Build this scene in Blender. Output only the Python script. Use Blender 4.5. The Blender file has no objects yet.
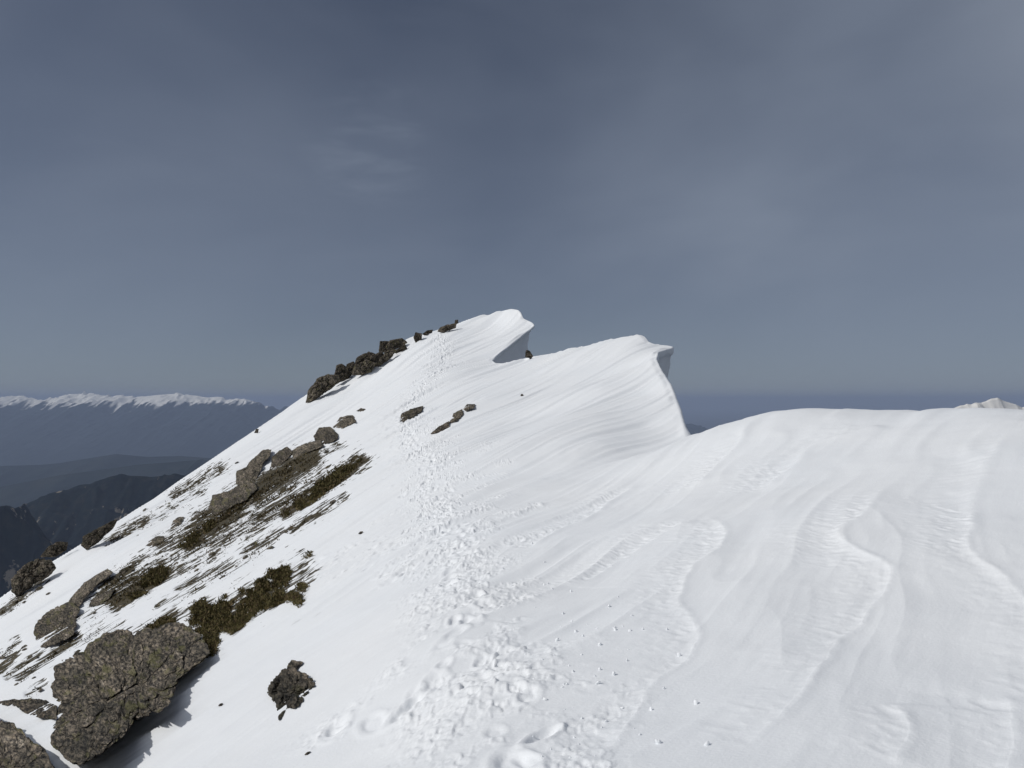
import bpy, bmesh, math, random
import numpy as np, time
_t0 = time.time()
def mark(m): pass
from mathutils import Vector
random.seed(7); rng = np.random.default_rng(7)
F = 773.0; CX = 512.0; HY = 400.0          # focal length (px), principal column, horizon row
C = bpy.context.scene.collection
R = math.radians
SUN_AZ, SUN_EL = -105.0, 38.0               # from straight ahead, clockwise positive

# ------------------------------------------------------------------ noise
def _h(ix, iy, iz, s):
    n = (ix.astype(np.int64) * 374761393 + iy.astype(np.int64) * 668265263 + iz.astype(np.int64) * 2147483647 + s * 1274126177) & 0xffffffff
    n = ((n ^ (n >> 13)) * 1274126177) & 0xffffffff
    n = ((n ^ (n >> 16)) * 2246822519) & 0xffffffff
    return ((n ^ (n >> 15)) & 0xffffff) / float(0xffffff)
def vn2(x, y, s=0):
    ix, iy = np.floor(x), np.floor(y); fx, fy = x - ix, y - iy
    fx = fx*fx*fx*(fx*(fx*6-15)+10); fy = fy*fy*fy*(fy*(fy*6-15)+10)
    z = np.zeros_like(ix)
    a = _h(ix, iy, z, s); b = _h(ix+1, iy, z, s); c = _h(ix, iy+1, z, s); d = _h(ix+1, iy+1, z, s)
    return (a + (b-a)*fx + (c-a)*fy + (a-b-c+d)*fx*fy) * 2 - 1
def vn3(x, y, z, s=0):
    ix, iy, iz = np.floor(x), np.floor(y), np.floor(z); fx, fy, fz = x-ix, y-iy, z-iz
    fx = fx*fx*(3-2*fx); fy = fy*fy*(3-2*fy); fz = fz*fz*(3-2*fz)
    r = 0
    for dz in (0, 1):
        a = _h(ix, iy, iz+dz, s); b = _h(ix+1, iy, iz+dz, s); c = _h(ix, iy+1, iz+dz, s); d = _h(ix+1, iy+1, iz+dz, s)
        r = r + (a + (b-a)*fx + (c-a)*fy + (a-b-c+d)*fx*fy) * (fz if dz else 1-fz)
    return r * 2 - 1
def fbm2(x, y, o=4, s=0, g=.5):
    r = 0; a = 1.0
    for i in range(o):
        r = r + a * vn2(x*2.03**i + 17.3*i, y*2.03**i - 9.1*i, s+i); a *= g
    return r
def fbm3(x, y, z, o=4, s=0, g=.5):
    r = 0; a = 1.0
    for i in range(o):
        r = r + a * vn3(x*2.03**i + 7.3*i, y*2.03**i - 9.1*i, z*2.03**i + 3.7*i, s+i); a *= g
    return r
def worley(p, s=0):
    i = np.floor(p); d1 = np.full(len(p), 9.0); d2 = d1.copy()
    for a in (-1, 0, 1):
        for b in (-1, 0, 1):
            for c in (-1, 0, 1):
                q = i + (a, b, c)
                o = np.stack([_h(q[:, 0], q[:, 1], q[:, 2], s+k) for k in range(3)], 1)
                d = np.linalg.norm(q + o - p, axis=1)
                d2 = np.minimum(d2, np.maximum(d, d1)); d1 = np.minimum(d1, d)
    return d1, d2
def sm(a, b, x):
    t = np.clip((x-a)/(b-a), 0, 1); return t*t*(3-2*t)

# ------------------------------------------------------------------ object helpers
def mesh_obj(name, verts, faces, mat, loc=(0, 0, 0), parent=None, smooth=True):
    me = bpy.data.meshes.new(name)
    verts = np.asarray(verts, dtype=np.float32); faces = np.asarray(faces, dtype=np.int32)
    me.vertices.add(len(verts)); me.vertices.foreach_set('co', verts.ravel())
    k = faces.shape[1]
    me.loops.add(faces.size); me.loops.foreach_set('vertex_index', faces.ravel())
    me.polygons.add(len(faces)); me.polygons.foreach_set('loop_start', np.arange(0, faces.size, k, dtype=np.int32))
    me.polygons.foreach_set('loop_total', np.full(len(faces), k, dtype=np.int32))
    me.update(calc_edges=True); me.validate()
    me.polygons.foreach_set('use_smooth', np.full(len(me.polygons), smooth, dtype=bool))
    if mat: me.materials.append(mat)
    o = bpy.data.objects.new(name, me); o.location = loc; C.objects.link(o)
    if parent: o.parent = parent
    return o
def tag(o, label=None, cat=None, group=None, kind=None):
    if label: o['label'] = label
    if cat: o['category'] = cat
    if group: o['group'] = group
    if kind: o['kind'] = kind
    return o
def grid_faces(nr, nc, off=0):
    a = (np.arange(nr-1)[:, None]*nc + np.arange(nc-1)[None, :]).ravel() + off
    return np.stack([a, a+1, a+nc+1, a+nc], 1)

# ------------------------------------------------------------------ materials
def newmat(name):
    m = bpy.data.materials.new(name); m.use_nodes = True
    return m, m.node_tree, m.node_tree.nodes['Principled BSDF']
def N(nt, t, **kw):
    n = nt.nodes.new(t)
    for k, v in kw.items():
        if k in n.inputs.keys(): n.inputs[k].default_value = v
        else: setattr(n, k, v)
    return n
def ramp(nt, stops):
    r = nt.nodes.new('ShaderNodeValToRGB'); e = r.color_ramp.elements
    while len(e) < len(stops): e.new(.5)
    for i, (p, c) in enumerate(stops):
        e[i].position = p; e[i].color = (*c, 1) if len(c) == 3 else c
    return r
def mixc(nt, fac, a, b):
    m = nt.nodes.new('ShaderNodeMix'); m.data_type = 'RGBA'
    for sock, v in ((m.inputs[0], fac), (m.inputs[6], a), (m.inputs[7], b)):
        if isinstance(v, (int, float)): sock.default_value = v
        elif isinstance(v, tuple): sock.default_value = (*v, 1)
        else: nt.links.new(v, sock)
    return m.outputs[2]

def mat_snow():
    m, nt, p = newmat('snow'); L = nt.links.new
    geo = N(nt, 'ShaderNodeNewGeometry')
    at = N(nt, 'ShaderNodeAttribute', attribute_name='bare')
    n1 = N(nt, 'ShaderNodeTexNoise', Scale=.35, Detail=4.0); L(geo.outputs['Position'], n1.inputs['Vector'])
    sc = mixc(nt, n1.outputs['Fac'], (.86, .885, .915), (.90, .905, .91))
    # bare ground showing through the thin snow
    rt = N(nt, 'ShaderNodeMapping'); rt.inputs['Rotation'].default_value = (0, 0, R(-48)); L(geo.outputs['Position'], rt.inputs['Vector'])
    mp = N(nt, 'ShaderNodeMapping'); mp.inputs['Scale'].default_value = (.7, 2.2, 1.0); L(rt.outputs[0], mp.inputs['Vector'])
    n2 = N(nt, 'ShaderNodeTexNoise', Scale=1.5, Detail=7.0, Roughness=.62); L(mp.outputs[0], n2.inputs['Vector'])
    sq = N(nt, 'ShaderNodeMath', operation='MULTIPLY_ADD'); L(n2.outputs['Fac'], sq.inputs[0]); sq.inputs[1].default_value = 2.4; sq.inputs[2].default_value = -1.2
    gt = N(nt, 'ShaderNodeMath', operation='MULTIPLY'); gt.use_clamp = True; L(at.outputs['Fac'], gt.inputs[0]); gt.inputs[1].default_value = 12
    ad = N(nt, 'ShaderNodeMath', operation='ADD'); L(at.outputs['Fac'], ad.inputs[0]); L(sq.outputs[0], ad.inputs[1])
    rp = ramp(nt, [(.0, (0, 0, 0)), (1, (1, 1, 1))])
    mr = N(nt, 'ShaderNodeMapRange'); mr.inputs[1].default_value = .44; mr.inputs[2].default_value = .52; L(ad.outputs[0], mr.inputs[0])
    mg = N(nt, 'ShaderNodeMath', operation='MULTIPLY'); L(mr.outputs[0], mg.inputs[0]); L(gt.outputs[0], mg.inputs[1]); mr = mg
    n3 = N(nt, 'ShaderNodeTexNoise', Scale=9.0, Detail=5.0); L(geo.outputs['Position'], n3.inputs['Vector'])
    soil = ramp(nt, [(.35, (.025, .02, .014)), (.5, (.06, .05, .025)), (.65, (.11, .085, .05))]); L(n3.outputs['Fac'], soil.inputs[0])
    L(mixc(nt, mr.outputs[0], sc, soil.outputs[0]), p.inputs['Base Color'])
    p.inputs['Roughness'].default_value = .62
    p.inputs['Specular IOR Level'].default_value = .25
    # wind-packed grain
    w = N(nt, 'ShaderNodeMapping'); w.inputs['Scale'].default_value = (1.6, 7, 3)
    L(rt.outputs[0], w.inputs['Vector'])
    g1 = N(nt, 'ShaderNodeTexNoise', Scale=1.3, Detail=8.0, Roughness=.62); L(w.outputs[0], g1.inputs['Vector'])
    g2 = N(nt, 'ShaderNodeTexNoise', Scale=42.0, Detail=4.0); L(geo.outputs['Position'], g2.inputs['Vector'])
    b1 = N(nt, 'ShaderNodeBump', Strength=.3, Distance=.03); L(g1.outputs['Fac'], b1.inputs['Height'])
    b2 = N(nt, 'ShaderNodeBump', Strength=.35, Distance=.008); L(g2.outputs['Fac'], b2.inputs['Height']); L(b1.outputs[0], b2.inputs['Normal'])
    L(b2.outputs[0], p.inputs['Normal'])
    return m
def mat_rock(name, tone=1.0, lichen=.5, warm=0.0):
    m, nt, p = newmat(name); L = nt.links.new
    at = N(nt, 'ShaderNodeAttribute', attribute_name='rest'); P = at.outputs['Vector']
    n1 = N(nt, 'ShaderNodeTexNoise', Scale=2.3, Detail=8.0, Roughness=.7); L(P, n1.inputs['Vector'])
    n2 = N(nt, 'ShaderNodeTexNoise', Scale=13.0, Detail=6.0, Roughness=.7); L(P, n2.inputs['Vector'])
    t = tone
    r1 = ramp(nt, [(.32, (.06*t, .056*t, .048*t)), (.47, (.14*t, .124*t, .100*t)), (.57, (.24*t, .205*t, .165*t)), (.68, (.36*t, .32*t, .27*t))]); L(n1.outputs['Fac'], r1.inputs[0])
    r2 = ramp(nt, [(.40, (.15, .15, .16)), (.5, (.80, .79, .77)), (.62, (1.9, 1.8, 1.65))]); L(n2.outputs['Fac'], r2.inputs[0])
    mul = nt.nodes.new('ShaderNodeMix'); mul.data_type = 'RGBA'; mul.blend_type = 'MULTIPLY'; mul.inputs[0].default_value = 1
    L(r1.outputs[0], mul.inputs[6]); L(r2.outputs[0], mul.inputs[7])
    n3 = N(nt, 'ShaderNodeTexNoise', Scale=2.9, Detail=5.0, Roughness=.65); L(P, n3.inputs['Vector'])
    l1 = ramp(nt, [(.54, (0, 0, 0)), (.62, (lichen,)*3)]); L(n3.outputs['Fac'], l1.inputs[0])
    c = mixc(nt, l1.outputs[0], mul.outputs[2], (.20*t, .19*t, .07*t))
    v = N(nt, 'ShaderNodeTexVoronoi', feature='DISTANCE_TO_EDGE', Scale=3.2)
    wv = N(nt, 'ShaderNodeTexNoise', Scale=4.0, Detail=4.0); L(P, wv.inputs['Vector'])
    va = N(nt, 'ShaderNodeVectorMath', operation='ADD'); L(P, va.inputs[0]); L(wv.outputs['Color'], va.inputs[1]); L(va.outputs[0], v.inputs['Vector'])
    cr = ramp(nt, [(.0, (.25, .25, .25)), (.035, (1, 1, 1))]); L(v.outputs['Distance'], cr.inputs[0])
    m2 = nt.nodes.new('ShaderNodeMix'); m2.data_type = 'RGBA'; m2.blend_type = 'MULTIPLY'; m2.inputs[0].default_value = 1
    L(c, m2.inputs[6]); L(cr.outputs[0], m2.inputs[7]); L(m2.outputs[2], p.inputs['Base Color'])
    p.inputs['Roughness'].default_value = .9; p.inputs['Specular IOR Level'].default_value = .2
    b0 = N(nt, 'ShaderNodeBump', Strength=.9, Distance=.05); L(cr.outputs[0], b0.inputs['Height'])
    b1 = N(nt, 'ShaderNodeBump', Strength=.9, Distance=.12); L(n1.outputs['Fac'], b1.inputs['Height']); L(b0.outputs[0], b1.inputs['Normal'])
    b2 = N(nt, 'ShaderNodeBump', Strength=.9, Distance=.05); L(n2.outputs['Fac'], b2.inputs['Height']); L(b1.outputs[0], b2.inputs['Normal'])
    L(b2.outputs[0], p.inputs['Normal'])
    return m
def mat_leaf(name, stops, sc=6.0):
    m, nt, p = newmat(name); L = nt.links.new
    geo = N(nt, 'ShaderNodeNewGeometry')
    n = N(nt, 'ShaderNodeTexNoise', Scale=sc, Detail=3.0); L(geo.outputs['Position'], n.inputs['Vector'])
    ad = N(nt, 'ShaderNodeMath', operation='MULTIPLY_ADD'); L(geo.outputs['Random Per Island'], ad.inputs[0]); ad.inputs[1].default_value = .4; L(n.outputs['Fac'], ad.inputs[2])
    r = ramp(nt, stops); L(ad.outputs[0], r.inputs[0]); L(r.outputs[0], p.inputs['Base Color'])
    p.inputs['Roughness'].default_value = .8; p.inputs['Specular IOR Level'].default_value = .15
    return m
def mat_hill(name, a, b, cc, patch, sc, thr=.66):
    m, nt, p = newmat(name); L = nt.links.new
    geo = N(nt, 'ShaderNodeNewGeometry')
    n = N(nt, 'ShaderNodeTexNoise', Scale=sc, Detail=9.0, Roughness=.65); L(geo.outputs['Position'], n.inputs['Vector'])
    r = ramp(nt, [(.35, a), (.5, b), (.65, cc)]); L(n.outputs['Fac'], r.inputs[0])
    n2 = N(nt, 'ShaderNodeTexNoise', Scale=sc*.35, Detail=6.0, Roughness=.6); L(geo.outputs['Position'], n2.inputs['Vector'])
    r2 = ramp(nt, [(thr, (0, 0, 0)), (thr+.03, (1, 1, 1))]); L(n2.outputs['Fac'], r2.inputs[0])
    L(mixc(nt, r2.outputs[0], r.outputs[0], patch), p.inputs['Base Color'])
    p.inputs['Roughness'].default_value = 1; p.inputs['Specular IOR Level'].default_value = 0
    return m
def mat_range(name, line, span, rock, white=(.85, .85, .84)):
    """snow above a ragged line, rock and forest below; gullies carry the snow further down"""
    m, nt, p = newmat(name); L = nt.links.new
    at = N(nt, 'ShaderNodeAttribute', attribute_name='snow')
    L(mixc(nt, at.outputs['Fac'], rock, white), p.inputs['Base Color'])
    p.inputs['Roughness'].default_value = 1; p.inputs['Specular IOR Level'].default_value = 0
    return m
M_SNOW = mat_snow()
M_ROCK = mat_rock('lichened_rock', .80, .5)
M_ROCKD = mat_rock('dark_rock', .62, .25)
M_ROCKG = mat_rock('grey_rock', .95, .15)
M_PINE = mat_leaf('dwarf_pine_needles', [(.3, (.022, .020, .010)), (.5, (.068, .060, .022)), (.72, (.135, .115, .045)), (1, (.19, .13, .075))])
M_GRASS = mat_leaf('alpine_cover', [(.35, (.028, .02, .012)), (.6, (.07, .052, .022)), (.85, (.12, .095, .04)), (1, (.15, .085, .05))], 9.0)
M_BARK = mat_leaf('bark', [(.3, (.05, .035, .025)), (1, (.12, .09, .07))])

# ------------------------------------------------------------------ crest edge of the snow ridge: (depth, column, row or z)
EDGE = [(.8, 1900, 'z', -1.4), (8, 1900, 'z', -.15), (12, 1400, 'z', -.6), (16, 1200, 'z', -.95), (19.5, 1030, 'z', -.75), (22, 860, 425), (24, 760, 426), (25.2, 710, 439),
        (26.3, 688, 444), (27.5, 686, 437), (30, 681.5, 419), (33, 676, 401), (36.5, 669, 383), (39, 661, 371), (41, 656, 359), (44.5, 658, 352), (46, 664, 350), (48, 671, 348.2), (49.5, 672.5, 346.6), (50.3, 668, 345.5), (51, 655, 344.5),
        (52, 648, 341.5), (53, 644.5, 336.5), (54, 641, 335), (56, 622, 337), (59, 590, 345), (62, 558, 352.5), (65, 530, 357), (66.6, 514, 361), (68, 502, 363.5), (69.2, 495, 363), (70.4, 491.5, 360.2),
        (72, 495, 356), (75, 507, 346.5), (78, 520, 336), (80, 530, 328.5), (81, 534, 325.5), (82, 532, 322.5), (83.5, 523, 318.5), (85, 520.5, 313), (86.5, 518, 310), (88, 511, 308.8),
        (90, 500, 311.5), (94, 465, 321.8), (98, 440, 329.5), (104, 430, 340), (115, 430, 'z', 5.0)]
def _zt(e): return e[3] if e[2] == 'z' else (HY - e[2]) / F * e[0]
E_l = np.log([e[0] for e in EDGE]); E_px = np.array([e[1] for e in EDGE], float); E_z = np.array([_zt(e) for e in EDGE])
_ld = np.linspace(math.log(.6), math.log(115), 6000)
def _smooth(a, k=9):
    w = np.hanning(k+2)[1:-1]; w /= w.sum(); return np.convolve(np.pad(a, k//2, mode='edge'), w, mode='valid')
_epx = _smooth(np.interp(_ld, E_l, E_px), 11); _ez = _smooth(np.interp(_ld, E_l, E_z), 11)
def edge_px(d): return np.interp(np.log(d), _ld, _epx)
def edge_z(d): return np.interp(np.log(d), _ld, _ez)

# control points (column, row, depth) or (column, 'z', z, depth)
_d0 = ([330, 335, 350, 370, 390, 420, 450, 480, 520, 560, 600, 650, 700, 768, 900], [90, 88, 78, 68, 58, 43.5, 34, 27, 19, 14, 10.5, 7.8, 6.2, 4.7, 3.2])
def DL(px, py): return float(np.exp(np.interp(py-.48*(450-px), _d0[0], np.log(_d0[1]))))
CT = [(500, 768, 4.5), (625, 768, 4.2), (750, 768, 4), (890, 768, 3.85), (1024, 768, 3.8),
      (1024, 600, 6.5), (1024, 500, 9.6), (1024, 450, 11.8), (1024, 410, 15), (960, 409, 16), (900, 411, 17.5), (850, 411, 18), (800, 410, 18.6), (760, 416, 19.6), (720, 427, 21), (685, 441, 22.5),
      (900, 550, 8.2), (900, 450, 13.6), (900, 650, 5.7), (800, 600, 7.2), (800, 500, 11.6), (800, 450, 15.5), (700, 700, 5.2), (700, 600, 7.8), (700, 520, 12), (700, 470, 16.5), (650, 480, 17.5),
      (600, 700, 5.5), (600, 600, 8.7), (600, 540, 12.4), (600, 505, 16.5), (600, 475, 21.5), (600, 445, 27), (600, 420, 31.5), (600, 390, 38.5), (600, 362, 50),
      (650, 455, 25.5), (650, 430, 30), (650, 400, 36), (640, 370, 43), (640, 345, 50.5),
      (530, 380, 53), (530, 420, 38), (530, 470, 25.5), (530, 520, 16.5), (530, 580, 10.8), (530, 650, 7.2), (480, 340, 82), (500, 325, 86)]
CT += [(x, y, DL(x, y)) for x, y in [(0, 768), (125, 768), (250, 768), (380, 768), (450, 700), (450, 650), (450, 600), (450, 560), (450, 520), (450, 480), (450, 450), (450, 420), (450, 390), (450, 370), (440, 350), (350, 390), (400, 370),
      (350, 640), (350, 560), (350, 480), (350, 430), (250, 720), (250, 640), (250, 560), (250, 500), (280, 440), (150, 700), (130, 620), (150, 560), (180, 510), (30, 700), (50, 640), (30, 600), (350, 720)]]
CT += [(0, 600, 60), (50, 567, 64), (100, 534, 69), (150, 502, 73), (200, 469, 77), (255, 433, 82), (310, 396.5, 87), (335, 380, 89), (360, 366, 90), (385, 351, 91), (410, 339, 92), (430, 333, 92.5), (455, 326, 92), (480, 318, 90)]
CZ = [(0, -29, 85), (0, -50, 108), (100, -22, 93), (100, -38, 111), (200, -12.5, 97), (200, -26, 113), (310, -2.5, 103), (310, -14, 120), (385, 3, 103), (385, -6, 122), (430, 6.0, 101), (430, 0, 122), (480, 7.5, 100), (480, 2, 122),
      (-700, -6.9, 6), (-700, -19.5, 20), (-700, -47, 50), (-700, -105, 105), (-300, -5.3, 6), (-300, -10.3, 15), (-300, -20, 35), (-300, -85, 105), (-150, -9.0, 17), (-150, -15, 33), (-150, -27, 62),
      (-1500, -10, 6), (-1500, -52, 30), (-1500, -170, 105), (1300, -1.35, 5), (1300, -.1, 12), (1300, -.95, 18), (1900, -1.2, 4), (1900, -.1, 8), (1900, -1.0, 12),
      (1100, -.25, 15), (1024, -.55, 19.5), (512, -1.65, .8), (1024, -1.55, .8), (1900, -1.4, .8), (0, -1.85, .8), (-700, -2.3, .8), (-1500, -3, .8), (512, -1.78, 2), (0, -2.45, 3), (1024, -1.62, 2), (-700, -3.6, 2.5)]
for e in EDGE[5:-1:2]: CT.append((e[1], HY - _zt(e)/e[0]*F, e[0]))
cp = [(c[0], math.log(c[2]), (HY-c[1])/F*c[2]) for c in CT] + [(c[0], math.log(c[2]), c[1]) for c in CZ]
cp = np.array(cp)
U = (cp[:, 0]-CX)/F*1.3; V = cp[:, 1]
def K(r2): return .5*r2*np.log(r2+1e-12)
n = len(cp)
A = np.zeros((n+3, n+3)); A[:n, :n] = K((U[:, None]-U)**2+(V[:, None]-V)**2) + np.eye(n)*2e-4
A[:n, n] = 1; A[:n, n+1] = U; A[:n, n+2] = V; A[n:, :n] = A[:n, n:].T
# solve for z/d near the picture (what the eye sees), so errors stay even over distance
coef = np.linalg.solve(A, np.concatenate([cp[:, 2]/np.exp(V)*1.0 + 1.7/np.exp(V), [0, 0, 0]]))
def tps(px, ld):
    u = ((px-CX)/F*1.3).ravel(); v = np.broadcast_to(ld, px.shape).ravel(); out = np.empty(u.size)
    for i in range(0, u.size, 60000):
        a, b = u[i:i+60000], v[i:i+60000]
        out[i:i+60000] = K((a[:, None]-U)**2+(b[:, None]-V)**2) @ coef[:n] + coef[n] + coef[n+1]*a + coef[n+2]*b
    return (out.reshape(px.shape) - 1.7/np.exp(np.broadcast_to(ld, px.shape)))
DM = 112.0
def base_z(px, d):
    """height of the ridge above (column, depth); valid up to the crest edge"""
    dc = np.minimum(d, DM); E = edge_px(dc)
    z = tps(px, np.log(dc))*dc
    ze = tps(E, np.log(dc))*dc
    z = z + (edge_z(dc)-ze)*np.exp(-np.clip(E-px, 0, None)/np.interp(dc, [20, 45], [70, 22]))
    ex = np.maximum(d-DM, 0)
    return z - ex*.62
_gd = np.exp(np.linspace(math.log(3), math.log(100), 900))
_cache = {}
def hit(px, py):
    """point of the snow surface seen at a picture position -> (x, y, z) or None"""
    k = round(px*2)
    if k not in _cache:
        p = np.full(_gd.shape, k/2.0); _cache[k] = np.where(p <= edge_px(_gd)+1, base_z(p, _gd)/_gd, -9)
    w = (HY-py)/F; i = np.nonzero(_cache[k] >= w)[0]
    if len(i) == 0: return None
    i = i[0]; d = _gd[i]
    if i > 0 and _cache[k][i-1] > -5:
        a, b = _cache[k][i-1], _cache[k][i]; t = (w-a)/(b-a) if b > a else 1; d = _gd[i-1]+(_gd[i]-_gd[i-1])*t
    return np.array([(px-CX)/F*d, d, w*d])

# ------------------------------------------------------------------ bare strips: (x0, y0, x1, y1, width px, strength)
STRIPS = [(175, 495, 222, 468, 7, .5), (285, 512, 362, 459, 8, .75), (292, 531, 345, 498, 5, .5), (160, 547, 218, 520, 8, .55), (205, 535, 300, 488, 16, .45),
          (247, 556, 283, 532, 6, .5), (180, 590, 231, 567, 6, .5), (115, 602, 164, 570, 10, .8), (104, 589, 138, 563, 6, .6), (86, 642, 122, 626, 5, .38),
          (158, 609, 202, 588, 4, .42), (0, 658, 19, 641, 4, .45), (0, 615, 22, 597, 5, .5), (108, 543, 146, 521, 5, .5), (20, 679, 79, 637, 5, .6), (6, 677, 38, 655, 4, .5),
          (0, 671, 15, 656, 5, .6), (28, 697, 44, 685, 4, .5), (200, 522, 262, 490, 10, .6), (232, 505, 310, 460, 11, .8), (262, 515, 330, 478, 10, .55), (190, 545, 235, 512, 8, .7), (98, 600, 150, 572, 8, .6), (215, 545, 290, 505, 10, .46), (170, 575, 215, 552, 7, .42), (300, 460, 343, 447, 4, .42), (60, 627, 120, 606, 6, .35),
          (130, 640, 175, 615, 7, .45), (150, 628, 215, 600, 5, .4), (120, 575, 172, 545, 8, .4), (190, 560, 275, 512, 16, .34), (20, 600, 45, 580, 4, .45), (0, 520, 1, 520, 1, 0),
          (160, 560, 205, 545, 8, .42), (120, 535, 165, 512, 6, .3), (150, 520, 205, 490, 6, .3), (225, 575, 262, 552, 6, .34), (45, 660, 100, 628, 8, .34), (205, 622, 300, 575, 16, .5)]
def bare_mask(px, py):
    b = np.zeros_like(px)
    for x0, y0, x1, y1, w, s in STRIPS:
        w = w*1.2; s = s*1.16
        L2 = (x1-x0)**2+(y1-y0)**2; t = np.clip(((px-x0)*(x1-x0)+(py-y0)*(y1-y0))/L2, 0, 1)
        dd = np.hypot(px-(x0+t*(x1-x0)), py-(y0+t*(y1-y0)))
        b = np.maximum(b, s*np.exp(-(dd/w)**2*.8))
    return b

# ------------------------------------------------------------------ snow ridge sheet
rows = np.concatenate([np.exp(np.linspace(math.log(.8), math.log(3), 60, endpoint=False)), np.exp(np.linspace(math.log(3), math.log(30), 640, endpoint=False)),
                       np.exp(np.linspace(math.log(30), math.log(112), 520, endpoint=False)), np.exp(np.linspace(math.log(112), math.log(3300), 90))])
cols = np.concatenate([np.linspace(-1500, -30, 130, endpoint=False), np.linspace(-30, 400, 300, endpoint=False), np.linspace(400, 1050, 480, endpoint=False), np.linspace(1050, 1900, 130)])
NR, NC = len(rows), len(cols)
D = np.repeat(rows[:, None], NC, 1); Er = edge_px(np.minimum(rows, DM))[:, None]
PX = np.where(cols[None, :] < 400, cols[None, :], 400 + (cols[None, :]-400)*(Er-400)/1500.0)
X = (PX-CX)/F*D; Y = D
Z = base_z(PX, D)
PY = HY - Z/D*F
BARE = np.where(D < 95, bare_mask(PX, PY), 0)
fade = 1-sm(100, 140, D)
edge_dist = (Er-PX)/F*D                                   # metres to the crest edge
# wind flutes running up the windward flank
b = .7
_yy = np.linspace(0, 4000, 40001)
_GL = np.concatenate([[0], np.cumsum(.1/(1.05+.5*np.exp(-(_yy[1:]/17)**2)))])
_GL -= np.interp(40, _yy, _GL); pass
GY_ = np.interp(Y, _yy, _GL)
wx = fbm2(X*.13, Y*.13, 2, 5)
cc = .8*(GY_ - X) + .6*wx; cn = .8*(GY_ - X) + .5*wx + .25*vn2(X*.5, Y*.5, 8)
al = (X + Y)*.8
flank = sm(9, 22, D)*(1-sm(690, 760, PX)*sm(0, 1, 1-sm(28, 32, D)))
amp = (.02 + .0010*np.clip(D, 0, 100))
def rid(v): return 1-2*np.abs(v)
fl = .9*vn2(al*.07, cc*.40, 11) + .75*rid(vn2(al*.07, cc*.72+3, 12)) + .34*rid(vn2(al*.11, cc*1.6, 13))*(1-.5*sm(50, 90, D))
H = (.010+.0008*D)*fl*(.4+.6*flank)*2.1
H = H + .020*rid(vn2(al*.3, cn*2.4, 14))*sm(4, 9, D)*(1-sm(18, 30, D))
H = H + .022*fbm2(X*.45, Y*.45, 4, 31)*(1-sm(25, 40, D)) + .10*fbm2(X*.09+4, Y*.09, 2, 33)*sm(14, 40, D)
# near field: shallow flutes, packed wavelets
near = 1-sm(13, 28, D)
H = H + near*(1-.4*sm(1, 5, X))*(.034*rid(vn2(al*.22, cn*1.3, 41)) + .004*rid(vn2(al*.9, cn*5.0, 42)) + .0018*vn2(al*2.5, cn*15, 43))
H = H + flank*.0014*np.minimum(D, 60)*rid(vn2(al*.12, cc*2.3, 45))*(1-.4*sm(60, 90, D))
mark('scarps of')
# scarps of wind-cut crust on the right: left side lower and scaly
SC = [[(1010, 430), (985, 470), (968, 520), (975, 560), (1010, 585), (1040, 640), (1060, 768)],
      [(888, 484), (862, 512), (838, 536), (852, 552), (884, 570), (886, 590), (872, 610), (845, 642), (812, 690), (775, 735), (745, 770)],
      [(705, 512), (722, 530), (716, 552), (692, 576), (686, 600), (694, 640), (690, 660), (658, 692), (632, 735), (606, 775)],
      [(880, 425), (845, 436), (815, 446), (790, 470), (760, 492)],
      [(640, 482), (615, 500), (590, 520), (560, 532), (520, 552)],
      [(745, 425), (740, 445), (715, 470), (694, 492)],
      [(890, 715), (905, 740), (898, 775)], [(1000, 700), (1012, 740), (1005, 780)],
      [(700, 520), (650, 540), (600, 575), (560, 590)]]
SA = [.021, .024, .019, .03, .026, .026, .022, .022, .018]
def catmull(p, n=8):
    p = [np.array(q, float) for q in p]; p = [2*p[0]-p[1]]+p+[2*p[-1]-p[-2]]; out = []
    for i in range(1, len(p)-2):
        for t in np.linspace(0, 1, n, endpoint=False):
            out.append(.5*((2*p[i])+(-p[i-1]+p[i+1])*t+(2*p[i-1]-5*p[i]+4*p[i+1]-p[i+2])*t*t+(-p[i-1]+3*p[i]-3*p[i+1]+p[i+2])*t**3))
    return out+[p[-2]]
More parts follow.
